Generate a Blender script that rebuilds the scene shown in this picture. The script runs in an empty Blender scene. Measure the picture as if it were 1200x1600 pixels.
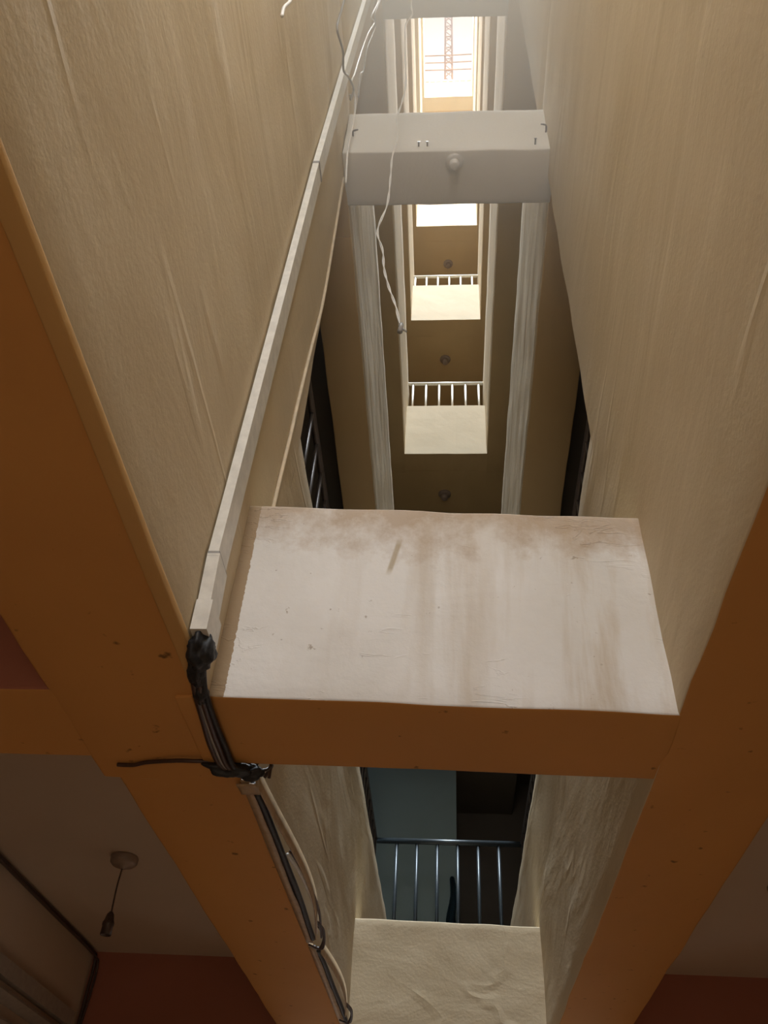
import bpy, bmesh, math, random
from mathutils import Vector, Matrix, noise
random.seed(4)
sc = bpy.context.scene
COL = sc.collection
EYE = 1.5            # camera height; every height h below is measured from the eye

# ---------------------------------------------------------------- camera
cd = bpy.data.cameras.new('camera'); cam = bpy.data.objects.new('camera', cd); COL.objects.link(cam)
cd.sensor_fit = 'VERTICAL'; cd.sensor_height = 24.0; cd.lens = 24.0*1347.48/1600; cd.clip_start = .02; cd.clip_end = 200
pi_, ya, ro = math.radians(42.625), math.radians(-5.701), math.radians(3.934)
fw = Vector((math.sin(ya)*math.cos(pi_), math.cos(ya)*math.cos(pi_), math.sin(pi_)))
r0 = Vector((math.cos(ya), -math.sin(ya), 0)); u0 = r0.cross(fw)
R = r0*math.cos(ro)+u0*math.sin(ro); U = -r0*math.sin(ro)+u0*math.cos(ro)
m3 = Matrix((R, U, -fw)).transposed()
cam.matrix_world = Matrix.Translation((0, 0, EYE)) @ m3.to_4x4()
sc.camera = cam

# ---------------------------------------------------------------- world, exposure, daylight
sc.view_settings.view_transform = 'Standard'; sc.view_settings.look = 'None'
sc.view_settings.gamma = 1; sc.view_settings.use_curve_mapping = False
sc.view_settings.exposure = -0.36
sc.cycles.max_bounces = 12; sc.cycles.volume_bounces = 3; sc.cycles.diffuse_bounces = 10; sc.cycles.glossy_bounces = 3
sc.cycles.transmission_bounces = 4; sc.cycles.sample_clamp_indirect = 6
w = bpy.data.worlds.new('overcast_sky'); sc.world = w; w.use_nodes = True
bg = w.node_tree.nodes['Background']; bg.inputs[0].default_value = (1, .97, .965, 1); bg.inputs[1].default_value = 3.0

def area(name, loc, sx, sy, power, color, aim):
    l = bpy.data.lights.new(name, 'AREA'); l.shape = 'RECTANGLE'; l.size = sx; l.size_y = sy
    l.energy = power; l.color = color
    o = bpy.data.objects.new(name, l); COL.objects.link(o); o.location = loc
    o.rotation_euler = Vector(aim).to_track_quat('-Z', 'Y').to_euler()
    return o
COOL = (.86, .93, 1.0); WARM = (1.0, .90, .74)
# roof light over the near half of the well
area('roof_daylight', (0, 2.6, EYE+18.6), .9, 5.6, 5900, (.85, .93, 1), (0, 0, -1))
# unseen windows added in the back wall to brighten the beams, one per storey (h of the sill, power, colour)
WIN = [(2.0, 44, (.95, .97, 1)), (4.9, 85, (.68, .86, 1)), (8.0, 12, (.95, .97, 1)), (10.8, 6, (1, .95, .86)), (13.2, 5, (1, .95, .86)), (15.4, 5, (1, .97, .92))]
for hs, pw, cc in WIN:
    area('window_daylight', (0, -1.24, EYE+hs+.6), .72, 1.1, pw, cc, (0, 1, 0))
# warm fill added behind the viewpoint for the ground storey, no door built
area('door_daylight', (0, -1.24, 1.05), .74, 1.8, 13, (1, .82, .62), (0, 1, .05))
# window of the upstairs room beyond the far railing
area('room_window_daylight', (-1.60, 6.3, EYE+2.9), .8, .9, 2.2, (.62, .85, 1.0), (1, .35, 0))

# ---------------------------------------------------------------- materials
def newmat(name):
    m = bpy.data.materials.new(name); m.use_nodes = True
    return m, m.node_tree.nodes, m.node_tree.links, m.node_tree.nodes['Principled BSDF']
def ramp(N, L, src, stops):
    r = N.new('ShaderNodeValToRGB'); L.new(src, r.inputs[0])
    e = r.color_ramp.elements
    e[0].position, e[0].color = stops[0][0], stops[0][1]
    e[1].position, e[1].color = stops[-1][0], stops[-1][1]
    for p_, c_ in stops[1:-1]:
        k = e.new(p_); k.color = c_
    return r
def c4(c, k=1): return (c[0]*k, c[1]*k, c[2]*k, 1)
def noi(N, L, tc, scale, stretch, detail=5, rough=.6, dist=0):
    mp = N.new('ShaderNodeMapping'); mp.inputs['Scale'].default_value = stretch; L.new(tc, mp.inputs[0])
    n = N.new('ShaderNodeTexNoise'); n.inputs['Scale'].default_value = scale; n.inputs['Detail'].default_value = detail
    n.inputs['Roughness'].default_value = rough; n.inputs['Distortion'].default_value = dist
    L.new(mp.outputs[0], n.inputs['Vector']); return n.outputs['Fac']
def mixc(N, L, fac, a, b, mode='MIX'):
    m = N.new('ShaderNodeMix'); m.data_type = 'RGBA'; m.blend_type = mode
    for s, v in ((m.inputs[0], fac), (m.inputs[6], a), (m.inputs[7], b)):
        if hasattr(v, 'links'): L.new(v, s)
        else: s.default_value = v
    return m.outputs[2]
def plaster(name, base, dark, streak=(2, .45, 3.6), bump=.5, spots=0.0, rough=.75, contrast=1.0, fine=90, dist=.02):
    m, N, L, B = newmat(name)
    tc = N.new('ShaderNodeTexCoord').outputs['Object']
    a = noi(N, L, tc, .9, streak, 6, .6, 1.6)
    b = noi(N, L, tc, 1.1, (1, 1, 1), 4, .5)
    lo = .5-.2/contrast; hi = .5+.2/contrast
    r1 = ramp(N, L, a, [(lo, c4(dark)), (hi, c4(base))])
    r2 = ramp(N, L, b, [(.3, (.90, .88, .84, 1)), (.7, (1, 1, 1, 1))])
    col = mixc(N, L, 1.0, r1.outputs[0], r2.outputs[0], 'MULTIPLY')
    if spots:
        s = noi(N, L, tc, 22, (1, 1, 1), 3, .5)
        r3 = ramp(N, L, s, [(.70-spots*.06, (0, 0, 0, 1)), (.76-spots*.06, (1, 1, 1, 1))])
        col = mixc(N, L, r3.outputs[0], col, c4(dark, .35))
    L.new(col, B.inputs['Base Color']); B.inputs['Roughness'].default_value = rough
    B.inputs['Specular IOR Level'].default_value = .25
    f = noi(N, L, tc, fine, (1, 1, 1), 3, .6)
    ms = noi(N, L, tc, 2.2, tuple(q*.55 for q in streak), 5, .55, .9)
    mm = N.new('ShaderNodeMath'); mm.operation = 'MULTIPLY_ADD'; L.new(ms, mm.inputs[0]); mm.inputs[1].default_value = 2.5
    f2 = N.new('ShaderNodeMath'); f2.operation = 'MULTIPLY'; L.new(f, f2.inputs[0]); f2.inputs[1].default_value = .22
    L.new(f2.outputs[0], mm.inputs[2])
    if name.startswith('cream_trowelled'):      # raised trowel ridges on the well's walls
        rg = noi(N, L, tc, .5, (2, .5, 3.2), 3, .5, 1.0)
        sb = N.new('ShaderNodeMath'); sb.operation = 'SUBTRACT'; L.new(rg, sb.inputs[0]); sb.inputs[1].default_value = .53
        ab = N.new('ShaderNodeMath'); ab.operation = 'ABSOLUTE'; L.new(sb.outputs[0], ab.inputs[0])
        rr = ramp(N, L, ab.outputs[0], [(0, (1, 1, 1, 1)), (.03, (0, 0, 0, 1))])
        mk = ramp(N, L, noi(N, L, tc, 1.3, (1.5, .8, 1.5), 4, .6), [(.50, (0, 0, 0, 1)), (.60, (1, 1, 1, 1))])
        mu = N.new('ShaderNodeMath'); mu.operation = 'MULTIPLY'; L.new(rr.outputs[0], mu.inputs[0]); L.new(mk.outputs[0], mu.inputs[1]); rr = mu
        pm = N.new('ShaderNodeMath'); pm.operation = 'MULTIPLY_ADD'; L.new(rr.outputs[0], pm.inputs[0]); pm.inputs[1].default_value = .6; L.new(mm.outputs[0], pm.inputs[2]); mm = pm
    bp = N.new('ShaderNodeBump'); bp.inputs['Strength'].default_value = bump; bp.inputs['Distance'].default_value = dist
    L.new(mm.outputs[0], bp.inputs['Height']); L.new(bp.outputs[0], B.inputs['Normal'])
    return m
M_WALL = plaster('cream_trowelled_plaster', (.65, .55, .395), (.58, .485, .335), streak=(1.2, .6, 2), bump=.32, dist=.012, contrast=.8)
M_STRIP = plaster('streaky_parapet_plaster', (.84, .74, .57), (.68, .58, .43), bump=.30, dist=.012, contrast=.9)
M_SOF = plaster('ochre_painted_soffit', (.61, .31, .095), (.56, .275, .085), streak=(1, 1, 1), bump=.12, spots=.12, contrast=.7)
M_SOFU = plaster('upper_soffit_paint', (.60, .43, .22), (.54, .38, .19), streak=(2, .6, 2), bump=.15, contrast=.7)
M_GREY = plaster('grey_white_beam_paint', (.80, .79, .78), (.72, .71, .69), streak=(1, 1, 1), bump=.2)  # whitewash; on the soffits its grey also stands in for sky glare
M_CEIL = plaster('old_cream_ceiling', (.60, .50, .40), (.54, .44, .35), streak=(1, 1, 1), bump=.1, contrast=.6)
M_LINT = plaster('red_brown_lintel_paint', (.40, .16, .11), (.36, .14, .09), streak=(1, 1, 1), bump=.12, contrast=.6)
M_ROOM = plaster('blue_grey_room_paint', (.24, .30, .31), (.21, .27, .27), streak=(1, 1, 1), bump=.1, contrast=.6)
M_DARK = plaster('dark_room_paint', (.16, .13, .10), (.12, .10, .08), streak=(1, 1, 1), bump=.1, contrast=.6)  # darkness of the unlit rooms put into the colour
M_END = plaster('warm_cream_parapet_paint', (.44, .36, .24), (.41, .335, .22), streak=(1, 1, 1), bump=.15, contrast=.6)
M_EDGE = plaster('pale_ochre_edge_paint', (.62, .38, .15), (.56, .34, .13), streak=(1, 1, 1), bump=.12)
M_FLOOR = plaster('worn_cement_floor', (.52, .36, .22), (.42, .29, .18), streak=(1, 1, 1), bump=.2)

# whitewashed beam face with dirt at the rim, stains and painted light falloff, trowel scratches and a tan unwashed strip at the left end
def beamface():
    m, N, L, B = newmat('whitewashed_beam_face')
    tcn = N.new('ShaderNodeTexCoord'); tc = tcn.outputs['Object']
    sp = N.new('ShaderNodeSeparateXYZ'); L.new(tc, sp.inputs[0])
    def math_(op, a, b=None, c=None):
        n = N.new('ShaderNodeMath'); n.operation = op
        for i, v in enumerate((a, b, c)):
            if v is None: continue
            if hasattr(v, 'links'): L.new(v, n.inputs[i])
            else: n.inputs[i].default_value = v
        return n.outputs[0]
    base = ramp(N, L, noi(N, L, tc, 2.2, (1, 1, 1), 6, .6), [(.35, (.70, .68, .65, 1)), (.62, (.80, .79, .78, 1))]).outputs[0]
    # vertical rain stains; their rightward growth also paints the light falling off
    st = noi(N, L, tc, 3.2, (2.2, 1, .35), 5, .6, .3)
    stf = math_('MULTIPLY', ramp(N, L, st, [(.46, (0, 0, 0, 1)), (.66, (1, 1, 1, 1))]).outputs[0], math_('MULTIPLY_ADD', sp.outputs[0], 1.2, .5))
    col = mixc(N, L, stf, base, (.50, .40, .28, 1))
    # dirt along the top rim
    zt = math_('MULTIPLY_ADD', sp.outputs[2], 7.0, -7.0*(EYE+1.388-.13))
    zn = math_('ADD', zt, math_('MULTIPLY_ADD', noi(N, L, tc, 7, (1, 1, 1), 6, .7), 2.6, -1.25))
    zn = math_('MINIMUM', math_('MAXIMUM', zn, 0), .75)
    col = mixc(N, L, zn, col, (.42, .30, .19, 1))
    # small dark pits
    pit = ramp(N, L, noi(N, L, tc, 34, (1, 1, 1), 3, .6), [(.69, (0, 0, 0, 1)), (.74, (1, 1, 1, 1))]).outputs[0]
    col = mixc(N, L, math_('MULTIPLY', pit, .6), col, (.25, .18, .11, 1))
    # tan strip at the left end with a toothed edge
    ed = math_('ADD', sp.outputs[0], math_('MULTIPLY_ADD', noi(N, L, tc, 55, (0, 0, 1), 3, .7), .012, -.006))
    tan = math_('LESS_THAN', ed, -.441)
    col = mixc(N, L, tan, col, (.36, .265, .165, 1))
    # one brown drip
    dx = math_('ABSOLUTE', math_('SUBTRACT', math_('SUBTRACT', sp.outputs[0], -.122), math_('MULTIPLY', math_('SUBTRACT', sp.outputs[2], EYE+1.23), .22)))
    dz = math_('ABSOLUTE', math_('SUBTRACT', sp.outputs[2], EYE+1.245))
    dr = math_('MULTIPLY', math_('MINIMUM', math_('MAXIMUM', math_('MULTIPLY_ADD', dx, -240, 1.9), 0), 1), math_('MINIMUM', math_('MAXIMUM', math_('MULTIPLY_ADD', dz, -45, 2.5), 0), 1))
    col = mixc(N, L, math_('MULTIPLY', dr, .75), col, (.42, .34, .22, 1))
    L.new(col, B.inputs['Base Color']); B.inputs['Roughness'].default_value = .7; B.inputs['Specular IOR Level'].default_value = .3
    s1 = noi(N, L, tc, 3.0, (.8, 1, 1.2), 3, .5, .6)
    s2n = noi(N, L, tc, 6, (.55, 1, 1.7), 4, .6, 1.5); s2 = math_('MULTIPLY', ramp(N, L, math_('ABSOLUTE', math_('SUBTRACT', s2n, .5)), [(0, (1, 1, 1, 1)), (.018, (0, 0, 0, 1))]).outputs[0], ramp(N, L, noi(N, L, tc, 5, (1, 1, 1), 3, .5), [(.54, (0, 0, 0, 1)), (.60, (1, 1, 1, 1))]).outputs[0])
    s3 = noi(N, L, tc, 60, (1, 1, 1), 3, .6)
    h = math_('ADD', math_('MULTIPLY', s1, 2.0), math_('ADD', math_('MULTIPLY', s2, .5), math_('MULTIPLY', s3, .16)))
    bp = N.new('ShaderNodeBump'); bp.inputs['Strength'].default_value = .42; bp.inputs['Distance'].default_value = .015
    L.new(h, bp.inputs['Height']); L.new(bp.outputs[0], B.inputs['Normal'])
    return m
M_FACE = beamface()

def simple(name, col, rough=.5, metal=0, var=.12, scale=30, bump=.05):
    m, N, L, B = newmat(name)
    tc = N.new('ShaderNodeTexCoord').outputs['Object']
    r = ramp(N, L, noi(N, L, tc, scale, (1, 1, 1), 4, .6), [(.35, c4(col, 1-var)), (.65, c4(col, 1+var*.4))])
    L.new(r.outputs[0], B.inputs['Base Color']); B.inputs['Roughness'].default_value = rough; B.inputs['Metallic'].default_value = metal
    b = N.new('ShaderNodeBump'); b.inputs['Strength'].default_value = bump; b.inputs['Distance'].default_value = .003
    L.new(noi(N, L, tc, scale*2, (1, 1, 1), 3, .6), b.inputs['Height']); L.new(b.outputs[0], B.inputs['Normal'])
    return m
M_PVC = simple('white_pvc_trunking', (.74, .72, .67), .4)
M_PVCO = simple('yellowed_trunking', (.46, .33, .20), .5, var=.2)
M_TAPE = simple('black_insulating_tape', (.012, .013, .016), .55, bump=.4, scale=40)
M_CABL = simple('dark_brown_cable', (.055, .028, .02), .45)
M_GCAB = simple('grey_cable', (.30, .29, .28), .5)
M_WCAB = simple('white_twisted_wire', (.80, .79, .77), .4)
M_TCAB = simple('paint_covered_wire', (.66, .55, .40), .6)
M_STEEL = simple('pale_painted_steel', (.72, .70, .64), .4, .1)
M_BSTEEL = simple('dark_bluish_steel', (.07, .085, .095), .35, .5)
M_SRAIL = simple('dark_brown_steel', (.09, .07, .06), .4, .3)
M_BAKE = simple('aged_lampholder_plastic', (.30, .22, .17), .45)
M_BLACKP = simple('dark_lampholder_plastic', (.07, .045, .035), .4)
M_WLAMP = simple('white_lampholder_plastic', (.74, .73, .72), .4)
M_CLOTH = simple('blue_cloth', (.02, .05, .07), .9)
M_FRAME = simple('window_frame_paint', (.36, .32, .28), .5)
M_MAST = simple('faded_red_mast_paint', (.55, .42, .42), .6)
M_PINK = plaster('pale_pink_rooftop_wall', (.86, .72, .70), (.82, .66, .64), streak=(.3, .3, 6), bump=.2, contrast=.7)
mg, N_, L_, B_ = newmat('clear_window_glass'); B_.inputs['Transmission Weight'].default_value = 1; B_.inputs['Roughness'].default_value = .02
M_GLASS = mg

# ---------------------------------------------------------------- mesh helpers
def link(name, bm, mats, parent=None, smooth=False):
    me = bpy.data.meshes.new(name); bm.normal_update(); bm.to_mesh(me); bm.free()
    for m in (mats if isinstance(mats, (list, tuple)) else [mats]): me.materials.append(m)
    if smooth:
        for p in me.polygons: p.use_smooth = True
    o = bpy.data.objects.new(name, me); COL.objects.link(o)
    if parent: o.parent = parent
    return o
def struct(name, bm, mats, label, smooth=False):
    o = link(name, bm, mats, None, smooth); o['kind'] = 'structure'; o['label'] = label; o['category'] = name.rstrip('_0123456789').split('_')[0]
    return o
def tag(o, label, cat, group=None):
    o['label'] = label; o['category'] = cat
    if group: o['group'] = group
    return o
def empty(name, loc, label, cat, group=None):
    o = bpy.data.objects.new(name, None); COL.objects.link(o); o.location = loc; o.empty_display_size = .05
    return tag(o, label, cat, group)
def box(bm, x0, x1, y0, y1, z0, z1, cell=None, bev=0.0, amp=0.0, shear=0.0, pick=None, freq=5.0, seam=None):
    """axis-aligned box, optionally cut into cells, its arrises rounded and its faces made uneven"""
    seams = () if seam is None else (seam if isinstance(seam, tuple) else (seam,))
    nb = bmesh.new()
    bmesh.ops.create_cube(nb, size=1)
    for v in nb.verts:
        v.co = Vector((x0+(v.co.x+.5)*(x1-x0), y0+(v.co.y+.5)*(y1-y0), z0+(v.co.z+.5)*(z1-z0)))
    if bev: bmesh.ops.bevel(nb, geom=[e for e in nb.edges if not any(all(abs(v.co.y-q) < 1e-5 for v in e.verts) for q in seams)], offset=bev, segments=2, profile=.6, affect='EDGES')
    if cell:
        for ax, (a, b) in enumerate(((x0, x1), (y0, y1), (z0, z1))):
            n = int((b-a)/cell)
            for i in range(1, n+1):
                p = a+(b-a)*i/(n+1); co = [0, 0, 0]; co[ax] = p; no = [0, 0, 0]; no[ax] = 1
                bmesh.ops.bisect_plane(nb, geom=list(nb.verts)+list(nb.edges)+list(nb.faces), plane_co=co, plane_no=no)
    for q in seams:
        bmesh.ops.delete(nb, geom=[f for f in nb.faces if all(abs(v.co.y-q) < 1e-5 for v in f.verts)], context='FACES_ONLY')
    nb.normal_update()
    if pick:
        for f in nb.faces: f.material_index = pick(f.normal, f.calc_center_median())
    if amp:
        for v in nb.verts:
            p = v.co*freq
            v.co += Vector((noise.noise(p), noise.noise(p+Vector((7, 3, 1))), noise.noise(p+Vector((1, 9, 4)))))*amp
    if shear:
        for v in nb.verts: v.co.y += v.co.x*shear
    me = bpy.data.meshes.new('t'); nb.to_mesh(me); nb.free(); bm.from_mesh(me); bpy.data.meshes.remove(me)
    return bm
def Z(h): return EYE+h
def cyl(bm, p0, p1, r0, r1=None, seg=12, cap=True):
    p0, p1 = Vector(p0), Vector(p1); r1 = r0 if r1 is None else r1
    q = (p1-p0).to_track_quat('Z', 'Y').to_matrix()
    rings = []
    for p, r in ((p0, r0), (p1, r1)):
        rings.append([bm.verts.new(p+q@Vector((math.cos(2*math.pi*i/seg)*r, math.sin(2*math.pi*i/seg)*r, 0))) for i in range(seg)])
    for i in range(seg):
        bm.faces.new((rings[0][i], rings[0][(i+1)%seg], rings[1][(i+1)%seg], rings[1][i]))
    if cap: bm.faces.new(list(reversed(rings[0]))); bm.faces.new(rings[1])
def lathe(bm, prof, seg=24, o=(0, 0, 0)):
    o = Vector(o); rings = []
    for r, z in prof:
        rings.append([bm.verts.new(o+Vector((math.cos(2*math.pi*i/seg)*max(r, 1e-4), math.sin(2*math.pi*i/seg)*max(r, 1e-4), z))) for i in range(seg)])
    for a, b in zip(rings, rings[1:]):
        for i in range(seg): bm.faces.new((a[i], a[(i+1)%seg], b[(i+1)%seg], b[i]))
    bm.faces.new(list(reversed(rings[0]))); bm.faces.new(rings[-1])
    bmesh.ops.recalc_face_normals(bm, faces=bm.faces)
def spline(pts, sub=6):
    pts = [Vector(p) for p in pts]; out = []
    for i in range(len(pts)-1):
        a = pts[max(i-1, 0)]; b = pts[i]; c = pts[i+1]; d = pts[min(i+2, len(pts)-1)]
        for k in range(sub):
            t = k/sub
            out.append(.5*((2*b)+(c-a)*t+(2*a-5*b+4*c-d)*t*t+(3*b-a-3*c+d)*t**3))
    out.append(pts[-1]); return out
def tube(bm, pts, r, seg=8, sub=6, smooth=True):
    P = spline(pts, sub) if smooth else [Vector(p) for p in pts]
    rings = []; up = Vector((.3, .2, 1)).normalized()
    for i, p in enumerate(P):
        t = (P[min(i+1, len(P)-1)]-P[max(i-1, 0)]).normalized()
        n = (up-t*up.dot(t)); n = n.normalized() if n.length > 1e-4 else t.orthogonal().normalized()
        up = n; b = t.cross(n)
        rr = r(i/(len(P)-1)) if callable(r) else r
        rings.append([bm.verts.new(p+(n*math.cos(2*math.pi*k/seg)+b*math.sin(2*math.pi*k/seg))*rr) for k in range(seg)])
    for a, b in zip(rings, rings[1:]):
        for k in range(seg): bm.faces.new((a[k], a[(k+1)%seg], b[(k+1)%seg], b[k]))
    bm.faces.new(list(reversed(rings[0]))); bm.faces.new(rings[-1])

# ---------------------------------------------------------------- levels of the building
H = [None, .869, 3.753, 7.023, 9.586, 12.018, 14.40, 16.79]      # soffit of the beams at each storey
ST = [None, 2.031, 5.06, 8.43, 10.95, 13.35, 15.7, 17.5]         # top of the side parapets
XL = [None, -.47, -.458, -.478, -.478, -.470, -.45, -.44]
XR = [None, .447, .462, .439, .430, .440, .45, .46]
OUT_L, OUT_R = -1.70, 1.70
XO, XOR = -.755, .735
BACK, FAR, DC = -1.35, 9.2, 1.845
TOP = 19.2
def pk(n, c): return 1 if n.z < -.6 else 0

# floor of the room the camera stands in
b = bmesh.new(); box(b, -3.0, 3.0, -2.6, 6.0, -.12, 0); struct('floor', b, M_FLOOR, 'worn cement floor of the ground storey under the well')

# solid near parts of the well's side walls, full height, their undersides painted as soffit
def side_wall(name, xi, xo, label):
    b = bmesh.new()
    # the lower, visible part is finely cut and uneven, the rest is plain
    a, c = (xo, xi) if xo < xi else (xi, xo)
    box(b, a, c, BACK, DC, Z(H[1]), Z(4.2), cell=.09, bev=.007, amp=.005, pick=pk, seam=DC)
    box(b, a, c, BACK, DC, Z(4.2), Z(TOP), cell=.30, bev=.004, amp=.004, pick=pk)
    return struct(name, b, [M_WALL, M_SOF], label, True)
side_wall('wall_left', XL[1], -.793, 'tall cream plastered wall on the left of the light well')
side_wall('wall_right', XR[1], .775, 'tall cream plastered wall on the right of the light well')

# side beams with parapets beyond the solid walls, one pair per storey
names = ['', 'first', 'second', 'third', 'fourth', 'fifth', 'sixth', 'seventh']
for k in range(1, 8):
    soff = M_SOF if k == 1 else (M_SOFU if k < 6 else M_STRIP)
    end = 6.64
    for side in (-1, 1):
        xi = XL[k] if side < 0 else XR[k]; xo = XO if side < 0 else XOR
        a, c = min(xi, xo), max(xi, xo)
        b = bmesh.new()
        if k == 2: xo = -.665 if side < 0 else .715
        a, c = min(xi, xo), max(xi, xo)
        args = dict(cell=.09 if k < 3 else .25, bev=.006, amp=.005 if k < 4 else .002, pick=pk, seam=DC)
        if k == 1: box(b, a, c, DC, end+.3, Z(H[k]), Z(ST[k]), **args)
        else:       # the parapet starts a step beyond the solid wall, the beam below it runs through
            box(b, a, c, DC, 2.12, Z(H[k]), Z(H[k]+.5), **dict(args, seam=(DC, 2.12))); box(b, a, c, 2.12, end+.3, Z(H[k]), Z(ST[k]), **dict(args, seam=None))
        if k == 1:      # the side runs very slightly outwards with depth
            for v in b.verts: v.co.x += (.010 if side < 0 else .001)*(v.co.y-DC)
        struct('wall_%s_parapet_%d' % ('left' if side < 0 else 'right', k), b, [M_WALL if k == 1 else M_STRIP, soff],
               'cream %s-hand parapet beam of the well on storey %s' % ('left' if side < 0 else 'right', names[k]), True)

# cross beam over the near opening, whitewashed face
def cross(name, k, d0, d1, top, face, soff, label, shear, amp=.0035, cell=.035):
    b = bmesh.new()
    def p3(n, c): return 1 if n.z < -.6 else (0 if n.y < -.5 else 2)
    box(b, XL[k]-.01, XR[k]+.01, d0, d1, Z(H[k])+.001, Z(top), cell=cell, bev=.006, amp=amp, shear=shear, pick=p3, freq=7)
    return b, struct(name, b, [face, soff, M_WALL], label, True)
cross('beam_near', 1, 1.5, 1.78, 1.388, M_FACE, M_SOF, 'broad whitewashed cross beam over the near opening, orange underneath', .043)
b_, beam2 = cross('beam_second', 2, 1.715, 1.967, 4.166, M_GREY, M_GREY, 'grey white cross beam one storey up, lamp holder below it', .01)
cross('beam_third', 3, 1.76, 2.212, 7.53, M_GREY, M_GREY, 'blue grey cross beam at the top edge of the view', .01, cell=.12)
cross('beam_far', 1, 4.432, 4.68, 1.388, M_WALL, M_SOF, 'cream cross beam at the far end of the lower opening', .043)

# end parapets of the well with the landings behind
for k in range(1, 8):
    d = 6.50 if k == 1 else 6.64
    t = H[k]+(.83 if k < 5 else .70)
    b = bmesh.new(); box(b, XL[k]-.01, XR[k]+.01, d, d+.26, Z(H[k])+.001, Z(t), cell=.12, bev=.005, amp=.003, pick=pk)
    struct('wall_end_parapet_%d' % k, b, [M_END, M_SOFU if k < 6 else M_STRIP], 'cream end parapet of the landing on storey ' + names[k])

# floor slabs / ceilings of the landings round the well
for k in range(1, 8):
    cl = {1: M_CEIL, 2: M_DARK}.get(k, M_SOFU)  # second-storey ceiling takes the painted room shade
    d = 6.90
    za, zb = Z(H[k]+.33), Z(H[k]+.52)
    if k == 1:
        za = Z(1.195); zb = Z(1.388)
    b = bmesh.new()
    box(b, OUT_L-.05, -.60, BACK-.05, FAR, za, zb); box(b, .60, OUT_R+.05, BACK-.05, FAR, za, zb)
    box(b, -.66, .66, d, FAR, za if k == 1 else Z(H[k]+.002), zb)
    struct('ceiling' if k == 1 else 'ceiling_%d' % k, b, cl, 'landing slab round the well, ceiling below storey ' + names[k])

# ground storey: lateral beams, far lintel walls, outer walls
b = bmesh.new(); box(b, OUT_L-.02, -.78, 1.5-.035, 1.78-.035, Z(H[1])+.001, Z(1.20), cell=.08, bev=.006, amp=.003)
b.normal_update()
for f in b.faces: f.material_index = 1 if f.normal.y < -.5 else 0
struct('beam_left', b, [M_SOF, M_LINT], 'ochre beam running left from the near cross beam')
b = bmesh.new(); box(b, .76, OUT_R+.02, 1.52, 1.83, Z(H[1])+.001, Z(1.20), cell=.08, bev=.006, amp=.003)
struct('beam_right', b, M_SOF, 'ochre beam running right from the near cross beam')
b = bmesh.new(); box(b, OUT_L-.02, XO+.0, 4.43, 4.62, 0, Z(1.20), cell=.2, bev=.004, amp=.002)
struct('wall_far_left', b, M_LINT, 'red brown wall under the ceiling at lower left')
b = bmesh.new(); box(b, XOR, OUT_R+.02, 4.43, 4.62, 0, Z(1.20), cell=.2, bev=.004, amp=.002)
struct('wall_far_right', b, M_LINT, 'red brown wall under the ceiling at lower right')
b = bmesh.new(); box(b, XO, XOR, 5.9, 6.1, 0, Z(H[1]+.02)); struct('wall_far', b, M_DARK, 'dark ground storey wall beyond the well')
b = bmesh.new(); box(b, OUT_L-.20, OUT_L, BACK-.2, FAR+.2, 0, Z(1.30)); box(b, OUT_L-.20, OUT_L, BACK-.2, FAR+.2, Z(1.30), Z(21.6), pick=lambda n, c: 1)
struct('wall_outer_left', b, [M_CEIL, M_DARK], 'outer wall of the left-hand rooms')
b = bmesh.new(); box(b, OUT_R, OUT_R+.20, BACK-.2, FAR+.2, 0, Z(1.30)); box(b, OUT_R, OUT_R+.20, BACK-.2, FAR+.2, Z(1.30), Z(21.6), pick=lambda n, c: 1)
struct('wall_outer_right', b, [M_CEIL, M_DARK], 'outer wall of the right-hand rooms')
b = bmesh.new(); box(b, OUT_L-.2, OUT_R+.2, FAR, FAR+.2, 0, Z(16.9)); struct('wall_back_of_landings', b, M_SOFU, 'rear wall of the landings beyond the well')
# back wall with an added window per storey (behind the camera)
b = bmesh.new()
box(b, OUT_L-.2, -.42, BACK-.2, BACK, 0, Z(TOP)); box(b, .42, OUT_R+.2, BACK-.2, BACK, 0, Z(TOP))
lo = 0.0
for hs, pw, cc in WIN:
    box(b, -.42, .42, BACK-.2, BACK, lo, Z(hs)); lo = Z(hs+1.2)
box(b, -.42, .42, BACK-.2, BACK, lo, Z(TOP))
struct('wall_near', b, M_WALL, 'wall of the well behind the viewpoint with landing windows')
for i, (hs, pw, cc) in enumerate(WIN):
    b = bmesh.new()
    for x in (-.42, -.02, .38): box(b, x, x+.04, BACK-.09, BACK-.04, Z(hs), Z(hs+1.2))
    for h in (0, .58, 1.16): box(b, -.42, .42, BACK-.088, BACK-.042, Z(hs+h), Z(hs+h+.04))
    o = struct('window_%d' % (i+1), b, M_FRAME, 'landing window behind the viewpoint on storey ' + names[i+1])
    g = bmesh.new(); box(g, -.40, .40, BACK-.07, BACK-.064, Z(hs+.02), Z(hs+1.18)); link('pane', g, M_GLASS, o)

# upstairs room beyond the far railing: blue-grey wall left, dark opening right
b = bmesh.new(); box(b, OUT_L, .085, 7.5, 7.62, Z(1.388), Z(4.08)); struct('wall_room', b, M_ROOM, 'blue grey wall seen behind the dark steel railing')
b = bmesh.new(); box(b, .085, OUT_R, 8.6, 8.7, Z(1.388), Z(4.08)); struct('wall_room_recess', b, M_DARK, 'dark recess right of the blue grey wall')

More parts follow.
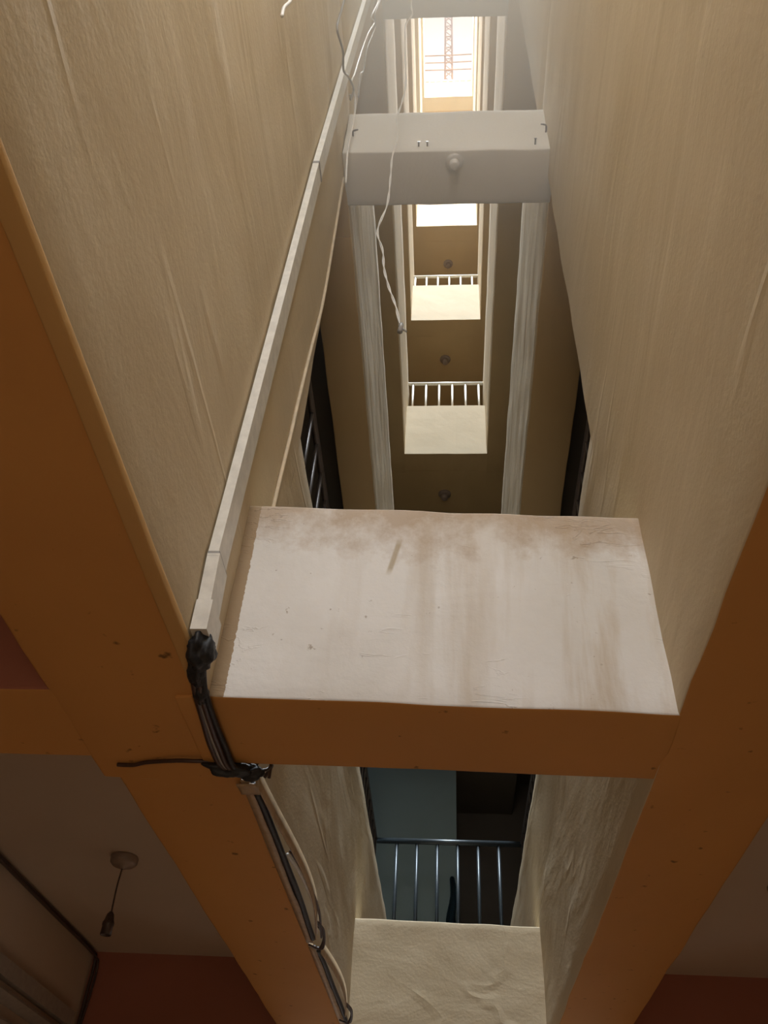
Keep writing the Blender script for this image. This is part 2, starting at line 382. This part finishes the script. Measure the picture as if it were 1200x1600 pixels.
# thin plaster edge strips along the undersides of the left wall
b = bmesh.new()
box(b, -.496, -.468, -.9, 1.47, Z(H[1])-.007, Z(H[1])+.012, cell=.09, bev=.003, amp=.003)
struct('trim_1', b, M_EDGE, 'raised plaster edge under the tall left wall', True)
b = bmesh.new()
box(b, -.535, -.500, 1.47, 1.80, Z(H[1])-.007, Z(H[1])+.006, cell=.06, bev=.003, amp=.003)
struct('trim_2', b, M_SOF, 'raised plaster edge under the near cross beam', True)

# ---------------------------------------------------------------- louvred window of the lower left room
b = bmesh.new()
x = OUT_L
box(b, x-.02, x+.035, 2.3, 4.30, Z(.845), Z(.905)); box(b, x-.02, x+.035, 2.3, 4.30, Z(-.30), Z(-.24))
for y in (2.3, 3.28, 4.25): box(b, x-.02, x+.033, y, y+.05, Z(-.30), Z(.90))
o = struct('window_7', b, M_FRAME, 'louvred window with pale frame in the lower left corner')
b = bmesh.new()
for i in range(13):
    nb = bmesh.new(); z = Z(.79-i*.085)
    box(nb, x+.0, x+.05, 2.35, 4.25, z, z+.012)
    bmesh.ops.rotate(nb, verts=nb.verts, cent=(x+.025, 3.3, z), matrix=Matrix.Rotation(-.5, 3, 'Y'))
    me = bpy.data.meshes.new('t'); nb.to_mesh(me); nb.free(); b.from_mesh(me)
link('louvre_panel', b, M_FRAME, o)

# ---------------------------------------------------------------- railings
def railing(k, d, x0, x1, hb, ht, xs, mat, label, posts=True):
    root = empty('stair_railing', ((x0+x1)/2, d, Z(hb)), label, 'railing')
    inv = Vector(root.location)
    b = bmesh.new()
    cyl(b, Vector((x0, d, Z(ht)))-inv, Vector((x1, d, Z(ht)))-inv, .022, seg=12); link('handrail', b, mat, root, True)
    for xx in xs:
        b = bmesh.new(); cyl(b, Vector((xx, d, Z(hb)))-inv, Vector((xx, d, Z(ht)-.01))-inv, .013, seg=8); link('baluster', b, mat, root, True)
    return root
railing(1, 6.63, -.548, .573, H[1]+.825, 2.66, [-.385+.156*i for i in range(6)], M_BSTEEL, 'dark steel railing across the lower opening in front of blue grey wall')
railing(3, 6.76, -.478, .439, H[3]+.82, 8.41, [-.42+.160*i for i in range(6)], M_STEEL, 'pale railing on the lowest landing parapet seen above the near beam')
railing(4, 6.76, -.478, .430, H[4]+.82, 10.82, [-.455+.160*i for i in range(6)], M_STEEL, 'pale railing on the middle landing parapet below the grey beam')
railing(7, 6.76, -.44, .46, H[7]+.69, 17.86, [-.36+.12*i for i in range(7)], M_STEEL, 'bright white railing on the topmost parapet against the sky')
# dark railings along the first-storey side parapets, seen nearly end-on
def side_rail(x, label):
    y0, y1 = 1.90, 6.60
    root = empty('stair_railing', (x, y0, Z(2.02)), label, 'railing'); inv = Vector(root.location)
    b = bmesh.new(); cyl(b, Vector((x, y0, Z(2.66)))-inv, Vector((x, y1, Z(2.66)))-inv, .014, seg=12); link('handrail', b, M_SRAIL, root, True)
    n = 28
    for i in range(n):
        y = y0+.03+(y1-y0-.06)*i/(n-1)
        b = bmesh.new(); cyl(b, Vector((x, y, Z(2.01)))-inv, Vector((x, y, Z(2.65)))-inv, .009, seg=8); link('baluster', b, M_SRAIL, root, True)
side_rail(-.548, 'dark railing along the left parapet top beside the well')
side_rail(.573, 'dark railing along the right parapet top beside the well')

# ---------------------------------------------------------------- white conduit on the left wall
XW = XL[1]
def strip_box(bm, pts, w, d, x=XW):
    """flat trunking lying on the wall plane x, following (y, h) points"""
    prev = None
    for i, (y, h) in enumerate(pts):
        ring = [bm.verts.new((x+.005, y-w/2, Z(h))), bm.verts.new((x+d, y-w/2, Z(h))), bm.verts.new((x+d, y+w/2, Z(h))), bm.verts.new((x+.005, y+w/2, Z(h)))]
        if prev:
            for j in range(4): bm.faces.new((prev[j], prev[(j+1)%4], ring[(j+1)%4], ring[j]))
        else: bm.faces.new(list(reversed(ring)))
        prev = ring
    bm.faces.new(prev); bmesh.ops.recalc_face_normals(bm, faces=bm.faces)
path = [(1.312, .93), (1.300, 1.06), (1.318, 1.45), (1.345, 2.0), (1.385, 2.9), (1.46, 3.9), (1.60, 5.5), (1.66, 6.9), (1.68, 9.0)]
root = empty('cable_conduit', (XW, 1.31, Z(.93)), 'long white conduit climbing the tall left wall', 'conduit'); inv = Vector(root.location)
def rel(b):
    bmesh.ops.translate(b, verts=b.verts, vec=-inv)
    return b
def seg(p0, p1, n=6): return [(p0[0]+(p1[0]-p0[0])*i/n, p0[1]+(p1[1]-p0[1])*i/n) for i in range(n+1)]
b = bmesh.new(); strip_box(b, path[:2], .072, .030); link('conduit_length', rel(b), M_PVC, root)
b = bmesh.new(); strip_box(b, path[1:5], .068, .026); link('conduit_length', rel(b), M_PVC, root)
b = bmesh.new(); strip_box(b, path[4:], .068, .026); link('conduit_length', rel(b), M_PVC, root)
for y, h in (path[1], path[4]):
    b = bmesh.new(); strip_box(b, [(y, h-.006), (y, h+.006)], .071, .0285); link('joint_gap', rel(b), M_GCAB, root)
b = bmesh.new(); strip_box(b, [(1.310, .885), (1.308, .95)], .082, .036); link('end_coupler', rel(b), M_PVC, root)

# thin wires beside the conduit
def wire(name, pts, r, mat, label, cat='wire', sub=6, group=None, seg=8):
    b = bmesh.new(); P0 = Vector(pts[0]); tube(b, [Vector(p)-P0 for p in pts], r, seg, sub)
    o = link(name, b, mat, None, True); o.location = P0
    return tag(o, label, cat, group)
XV = XW+.006
wire('wall_wire', [(XV, 1.655, Z(1.40)), (XV, 1.667, Z(1.58)), (XV+.002, 1.700, Z(1.90)), (XV, 1.720, Z(2.05)), (XV, 1.765, Z(2.4)), (XV+.003, 1.800, Z(2.7)), (XV, 1.815, Z(3.1)), (XV, 1.80, Z(3.7))], .006, M_TCAB,
     'thin paint-covered wire running down the left wall near its edge')
b = bmesh.new()
for zz in (2.05, 1.80):
    pass
# twisted white wire hanging in the well
hang = [(-.206, 1.62, 6.4), (-.206, 1.62, 5.461), (-.195, 1.62, 5.226), (-.225, 1.62, 5.05), (-.217, 1.62, 4.724), (-.198, 1.62, 4.27), (-.209, 1.62, 4.05), (-.225, 1.62, 3.879), (-.215, 1.62, 3.685), (-.229, 1.62, 3.505), (-.228, 1.62, 3.308), (-.231, 1.62, 3.101), (-.257, 1.62, 2.911), (-.231, 1.62, 2.768), (-.220, 1.62, 2.649), (-.197, 1.62, 2.529), (-.170, 1.62, 2.42), (-.151, 1.62, 2.308)]
P = spline([(a, b2, Z(c)) for a, b2, c in hang], 8)
root = empty('hanging_wire', (P[-1].x, P[-1].y, P[-1].z), 'twisted white wire hanging free down the middle of the well', 'wire')
inv = Vector(root.location)
for ph in (0, math.pi):
    q = [p+Vector((math.cos(i*.55+ph), math.sin(i*.55+ph), 0))*.0026-inv for i, p in enumerate(P)]
    b = bmesh.new(); tube(b, q, .0024, 6, 1, False); link('strand', b, M_WCAB, root, True)
b = bmesh.new(); cyl(b, (0, 0, -.03), (.004, 0, .012), .009, .007, 8); cyl(b, (0, 0, -.005), (.022, 0, -.03), .004, .003, 6); link('taped_end', b, M_GCAB, root, True)

# loose cables near the top of the left wall
def XF(pts, x): return [(x+.004*math.sin(i*2.1), p[0], Z(p[1])) for i, p in enumerate(pts)]
wire('loose_cable', XF([(1.80, 6.6), (1.74, 5.9), (1.66, 5.35), (1.74, 5.5), (1.63, 5.0), (1.60, 4.72), (1.545, 4.36), (1.512, 4.12), (1.51, 4.0), (1.60, 4.08), (1.635, 3.95), (1.65, 3.66), (1.70, 3.45)], XW+.045), .0042, M_WCAB, 'tangled white cable hooked beside the conduit near the grey beam')
wire('loose_cable', XF([(1.72, 5.9), (1.60, 5.2), (1.68, 5.25), (1.62, 4.9), (1.56, 4.55), (1.585, 4.35), (1.53, 4.15), (1.55, 3.95)], XW+.070), .0038, M_GCAB, 'grey cable twisted with the white tangle beside the conduit')
wire('loose_cable', XF([(1.10, 4.6), (1.128, 3.842), (1.141, 3.66), (1.146, 3.549), (1.254, 3.651), (1.337, 3.679), (1.425, 3.835), (1.514, 3.943), (1.525, 3.86), (1.49, 3.82)], XW+.052), .0045, M_GCAB, 'kinked grey cable crossing the conduit from the left')
wire('loose_cable', XF([(.745, 2.75), (.738, 2.533), (.732, 2.453), (.731, 2.383)], XW+.052), .0045, M_WCAB, 'short white cable end at the top of the left wall')

# ---------------------------------------------------------------- black taped cables below the conduit, under the beam
hb = Z(.869)
root = empty('taped_cable_bundle', (-.47, 1.31, hb), 'black taped cables running from the conduit foot under the beam', 'cable bundle'); inv = Vector(root.location)
def part(name, b, m): bmesh.ops.translate(b, verts=b.verts, vec=-inv); return link(name, b, m, root, True)
# crushed tape round the conduit's end
b = bmesh.new()
def blob(b, c, s, n, rot=0, jag=.25, seed=0):
    nb = bmesh.new(); bmesh.ops.create_icosphere(nb, subdivisions=4, radius=1)
    for v in nb.verts:
        d = 1+jag*noise.noise(v.co*1.7+Vector((seed, 0, 0)))+.12*noise.noise(v.co*5+Vector((0, seed, 0)))
        v.co = Vector((v.co.x*s[0], v.co.y*s[1], v.co.z*s[2]))*d
    bmesh.ops.rotate(nb, verts=nb.verts, cent=(0, 0, 0), matrix=Matrix.Rotation(rot, 3, 'Z'))
    bmesh.ops.translate(nb, verts=nb.verts, vec=c)
    me = bpy.data.meshes.new('t'); nb.to_mesh(me); nb.free(); b.from_mesh(me); bpy.data.meshes.remove(me)
blob(b, (-.452, 1.318, Z(.872)), (.026, .042, .035), 1, 0, .3, 1)
blob(b, (-.468, 1.37, Z(.855)), (.016, .04, .018), 1, .1, .3, 2)
part('tape_wrap', b, M_TAPE)
b = bmesh.new(); blob(b, (-.474, 1.44, Z(.852)), (.014, .035, .013), 1, .1, .3, 4); part('tape_wrap', b, M_TAPE)
for dx, r, m in ((-.010, .0065, M_CABL), (.003, .007, M_CABL), (.014, .006, M_TAPE), (-.003, .005, M_GCAB)):
    b = bmesh.new()
    tube(b, [(-.462+dx, 1.33, Z(.862)), (-.473+dx*.8, 1.42, Z(.850)), (-.482+dx, 1.55, Z(.853)), (-.486+dx*1.3, 1.66, Z(.855)), (-.478+dx, 1.74, Z(.850)), (-.45, 1.80, Z(.868))], r)
    part('cable', b, m)
b = bmesh.new(); blob(b, (-.478, 1.762, Z(.856)), (.050, .022, .018), 1, .30, .45, 5); blob(b, (-.440, 1.785, Z(.862)), (.030, .020, .018), 1, .2, .4, 7)
part('tape_knot', b, M_TAPE)
for i, pts in enumerate(([(-.43, 1.78, .86), (-.405, 1.80, .875), (-.40, 1.83, .90), (-.418, 1.85, .88)], [(-.44, 1.79, .87), (-.41, 1.775, .888), (-.398, 1.80, .90), (-.404, 1.835, .872)])):
    b = bmesh.new(); tube(b, [(p[0], p[1], Z(p[2])) for p in pts], .004); part('cable_end', b, M_CABL)
wire('soffit_wire', [(-.738, 1.772, hb-.004), (-.70, 1.768, hb-.006), (-.664, 1.753, hb-.006), (-.595, 1.738, hb-.008), (-.555, 1.738, hb-.008), (-.531, 1.744, hb-.006), (-.50, 1.757, hb-.010)], .0045, M_CABL, 'thin brown wire curving left from the black tape knot under the beam')

# ---------------------------------------------------------------- broken trunking along the lower left edge
root = empty('broken_trunking', (-.47, 1.84, Z(.87)), 'broken open cable trunking along the lower left edge of the well', 'trunking'); inv = Vector(root.location)
X0 = XL[1]-.004
def channel(y0, y1, n, w=.022, h=.030):
    b = bmesh.new(); prev = None
    for i in range(n+1):
        y = y0+(y1-y0)*i/n; xo = X0+(-.010)*(y-1.5)*-1*0 + .010*(y-1.5)
        jag = random.uniform(-.002, .002)
        q = [(xo, Z(.866)), (xo+w+jag, Z(.866)), (xo+w+jag, Z(.869)), (xo+.004, Z(.869)), (xo+.004, Z(.866+h)), (xo, Z(.866+h))]
        ring = [bm_v for bm_v in [b.verts.new((px, y, pz)) for px, pz in q]]
        if prev:
            for j in range(6): b.faces.new((prev[j], prev[(j+1)%6], ring[(j+1)%6], ring[j]))
        else: b.faces.new(ring)
        prev = ring
    b.faces.new(list(reversed(prev))); bmesh.ops.recalc_face_normals(b, faces=b.faces); return b
part('channel_base', channel(1.84, 3.02, 22), M_PVCO)
part('channel_base', channel(3.06, 4.40, 22), M_PVCO)
def cover(y0, y1, n, f, w=.036, droop=.0):
    """thin lid strip, bowed out from the channel by f(t)"""
    b = bmesh.new(); prev = None
    for i in range(n+1):
        t = i/n; y = y0+(y1-y0)*t; e = X0+.034+.010*(y-1.5)+f(t)
        z0 = Z(.864)-droop*math.sin(math.pi*t); z1 = z0+w
        ring = [b.verts.new((e, y, z0)), b.verts.new((e+.003, y, z0)), b.verts.new((e+.003+.003, y, z1)), b.verts.new((e+.003, y, z1))]
        if prev:
            for j in range(4): b.faces.new((prev[j], prev[(j+1)%4], ring[(j+1)%4], ring[j]))
        else: b.faces.new(ring)
        prev = ring
    b.faces.new(list(reversed(prev))); bmesh.ops.recalc_face_normals(b, faces=b.faces); return b
part('channel_cover', cover(1.86, 2.98, 26, lambda t: .045*math.sin(math.pi*min(t*1.0, 1))**1.1*(.4+.8*t)), M_PVCO)
part('channel_cover', cover(3.12, 3.98, 18, lambda t: .028*math.sin(math.pi*t)), M_PVCO)
for dx, dz, r, m, ya_, yb_ in ((.012, .012, .008, M_TAPE, 1.86, 3.0), (.026, .004, .0085, M_TAPE, 1.9, 2.98), (.018, .020, .007, M_TAPE, 1.9, 2.98), (.040, .012, .0045, M_WCAB, 2.3, 2.95), (.047, .020, .004, M_CABL, 2.3, 3.02), (.014, .010, .008, M_TAPE, 3.1, 4.3), (.026, .006, .008, M_TAPE, 3.1, 4.3)):
    b = bmesh.new(); n = 7
    pts = []
    for i in range(n+1):
        t = i/n; y = ya_+(yb_-ya_)*t
        bow = .024*math.sin(math.pi*t) if dx > .03 else .006*math.sin(math.pi*t)
        pts.append((X0+dx+.010*(y-1.5)+bow, y, Z(.866+dz)+.002*math.sin(i*1.7)))
    tube(b, pts, r); part('cable', b, m)
# clips and torn wire ends
for yy in (3.03, 4.02):
    for s in range(3):
        b = bmesh.new(); xx = X0+.030+.010*(yy-1.5)
        tube(b, [(xx-.02, yy-.02, Z(.858)), (xx+.01+.006*s, yy+.01, Z(.856)), (xx+.028+.004*s, yy-.04-.03*s, Z(.878)), (xx+.018, yy-.12-.03*s, Z(.885))], .0032); part('torn_wire', b, M_CABL)
b = bmesh.new(); box(b, X0-.004, X0+.042, 1.845, 1.895, Z(.858), Z(.862), cell=.012, amp=.004, freq=30); box(b, X0+.039, X0+.042, 1.845, 1.895, Z(.858), Z(.895), cell=.012, amp=.004, freq=30); part('end_piece', b, M_PVCO)

# ---------------------------------------------------------------- lamps
def rose_lamp(x, y, zc, label, group=None):
    t = empty('pendant_lamp_holder', (x, y, zc), label, 'lamp holder', group)
    b = bmesh.new(); lathe(b, [(.050, 0), (.052, -.006), (.050, -.024), (.040, -.034), (.014, -.038), (.010, -.046)]); link('ceiling_rose', b, M_BAKE, t, True)
    b = bmesh.new(); tube(b, [(0, 0, -.04), (-.003, .001, -.11), (.001, 0, -.205)], .0032); link('cord', b, M_BLACKP, t, True)
    b = bmesh.new(); lathe(b, [(.006, -.198), (.013, -.208), (.017, -.228), (.021, -.235), (.021, -.245), (.019, -.247), (.020, -.277), (.017, -.277), (.015, -.249)]); link('socket', b, M_BLACKP, t, True)
    return t
rose_lamp(-1.205, 3.20, Z(1.195), 'empty pendant lamp holder on a short cord in the lower left room')
rose_lamp(1.212, 3.29, Z(1.195), 'ceiling lamp rose cut by the right edge of the picture')
def batten(x, y, zc, label, mat, s=1.0):
    t = empty('batten_lamp_holder', (x, y, zc), label, 'lamp holder')
    b = bmesh.new(); lathe(b, [(.048*s, .002), (.048*s, -.008*s), (.040*s, -.014*s), (.028*s, -.016*s)]); link('base_plate', b, mat, t, True)
    b = bmesh.new(); lathe(b, [(.026*s, -.014*s), (.028*s, -.030*s), (.024*s, -.055*s), (.020*s, -.057*s)]); link('socket', b, mat, t, True)
    return t
batten(.03, 1.765, Z(3.753), 'white lamp holder under the grey cross beam', M_WLAMP, .8)
for k, nm in ((3, 'lowest'), (4, 'middle'), (5, 'highest')):
    batten(-.03 if k < 5 else .01, 7.28, Z(H[k]), 'dim lamp holder on the %s landing ceiling seen in the well' % nm, M_BAKE, 1.5)

# cables along the ceiling corner of the lower left room
for i, (dx, dz) in enumerate(((.012, .010), (.030, .034))):
    wire('ceiling_cable', [(OUT_L+dx, 1.9, Z(1.195)-dz), (OUT_L+dx, 2.6, Z(1.193)-dz), (OUT_L+dx+.006, 3.3, Z(1.188)-dz), (OUT_L+dx, 3.8, Z(1.193)-dz), (OUT_L+dx+.002, 4.34, Z(1.193)-dz), (OUT_L+dx+.01, 4.405, Z(1.16)-dz), (OUT_L+dx+.008, 4.41, Z(1.0)), (OUT_L+dx+.004-.01*i, 4.415, Z(.8)), (OUT_L+dx, 4.415, Z(.3))],
         .008-.002*i, M_BLACKP, ['upper dark cable along the wall and ceiling corner at lower left', 'lower dark cable along the wall and ceiling corner at lower left'][i])

# dark blue cloth at the edge of the recess
b = bmesh.new()
vs = []
n, mrow = 10, 14
for i in range(n+1):
    row = []
    for j in range(mrow+1):
        u_ = i/n; v_ = j/mrow
        row.append(b.verts.new(((u_-.5)*.07*(.6+.8*v_)+.012*math.sin(v_*7), -.012*math.sin(u_*9+v_*2)-.01, -.50*v_+.03*math.sin(u_*3))))
    vs.append(row)
for i in range(n):
    for j in range(mrow): b.faces.new((vs[i][j], vs[i+1][j], vs[i+1][j+1], vs[i][j+1]))
bmesh.ops.solidify(b, geom=list(b.faces), thickness=.006)
o = link('hanging_cloth', b, M_CLOTH, None, True); o.location = (.045, 7.47, Z(2.68))
tag(o, 'dark blue cloth hanging at the corner of the blue grey wall', 'cloth')

# ---------------------------------------------------------------- rooftop: mast, wires, pale wall
root = empty('lattice_mast', (.02, 7.4, Z(17.31)), 'pale red lattice mast seen against the bright sky', 'mast'); inv = Vector(root.location)
for xx in (-.078, .078):
    b = bmesh.new(); box(b, .02+xx-.022, .02+xx+.022, 7.38, 7.42, Z(17.31), Z(24.6)); part('mast_leg', b, M_MAST)
b = bmesh.new()
for i in range(20):
    z = 17.31+i*.35
    cyl(b, (-.058, 7.4, Z(z)), (.098, 7.4, Z(z+.35)) if i % 2 else (.098, 7.4, Z(z)), .012, seg=6)
    cyl(b, (.098, 7.4, Z(z)), (-.058, 7.4, Z(z+.35)), .010, seg=6)
part('bracing', b, M_MAST)
for i, (h, s, a) in enumerate(((19.95, .05, -.05), (20.4, .08, .04), (20.8, .06, .08))):
    wire('aerial_wire', [(-1.72, 7.3, Z(h+a)), (-.9, 7.3, Z(h-s*.6)), (0, 7.3, Z(h-s)), (.9, 7.3, Z(h-s*.6)), (1.72, 7.3, Z(h-a))], .014, M_MAST,
         ['lowest wire crossing the mast in the skylight', 'middle wire crossing the mast in the skylight', 'topmost wire crossing the mast in the skylight'][i])


# small nails and a hook low on the face of the grey beam
for i, (x_, lb) in enumerate(((-.128, 'small nail on the grey beam face, left one of the close pair'), (-.09, 'small nail on the grey beam face, right one of the close pair'), (.385, 'small nail alone near the right end of the grey beam face'))):
    b = bmesh.new(); cyl(b, (0, .02, 0), (0, -.018, .004), .0035, seg=8); cyl(b, (0, -.018, .004), (0, -.020, .0045), .007, seg=8)
    o = link('wall_nail', b, M_BLACKP); o.location = (x_, 1.713, Z(3.80)); tag(o, lb, 'nail')
for x_, lb in ((-.43, 'bent hook at the left end of the grey beam face'), (.44, 'bent hook at the right end of the grey beam face')):
    b = bmesh.new(); tube(b, [(0, .03, 0), (0, -.02, 0), (-.012 if x_ > 0 else .012, -.032, -.008), (-.022 if x_ > 0 else .022, -.028, .006)], .004)
    o = link('wall_hook', b, M_BLACKP, None, True); o.location = (x_, 1.713, Z(3.92)); tag(o, lb, 'hook')

# ---------------------------------------------------------------- haze volume added in the upper near well to imitate sky glare, thicker higher up
b = bmesh.new(); box(b, -.385, .42, -1.1, 1.60, Z(1.8), Z(9.0))
m = bpy.data.materials.new('dust_haze'); m.use_nodes = True; N = m.node_tree.nodes; L = m.node_tree.links; N.clear()
tc = N.new('ShaderNodeTexCoord'); sp = N.new('ShaderNodeSeparateXYZ'); L.new(tc.outputs['Object'], sp.inputs[0])
mr = N.new('ShaderNodeMapRange'); mr.interpolation_type = 'SMOOTHSTEP'; L.new(sp.outputs[2], mr.inputs[0])
for i, v in ((1, Z(1.6)), (2, Z(4.6)), (3, 0.0), (4, .60)): mr.inputs[i].default_value = v
v = N.new('ShaderNodeVolumeScatter'); L.new(mr.outputs[0], v.inputs['Density']); v.inputs['Anisotropy'].default_value = .0
v.inputs['Color'].default_value = (.88, .94, 1, 1)
oo = N.new('ShaderNodeOutputMaterial'); L.new(v.outputs[0], oo.inputs['Volume'])
h = link('haze', b, m); h['kind'] = 'stuff'; h['label'] = 'pale dust haze in the upper near part of the light well'; h['category'] = 'haze'
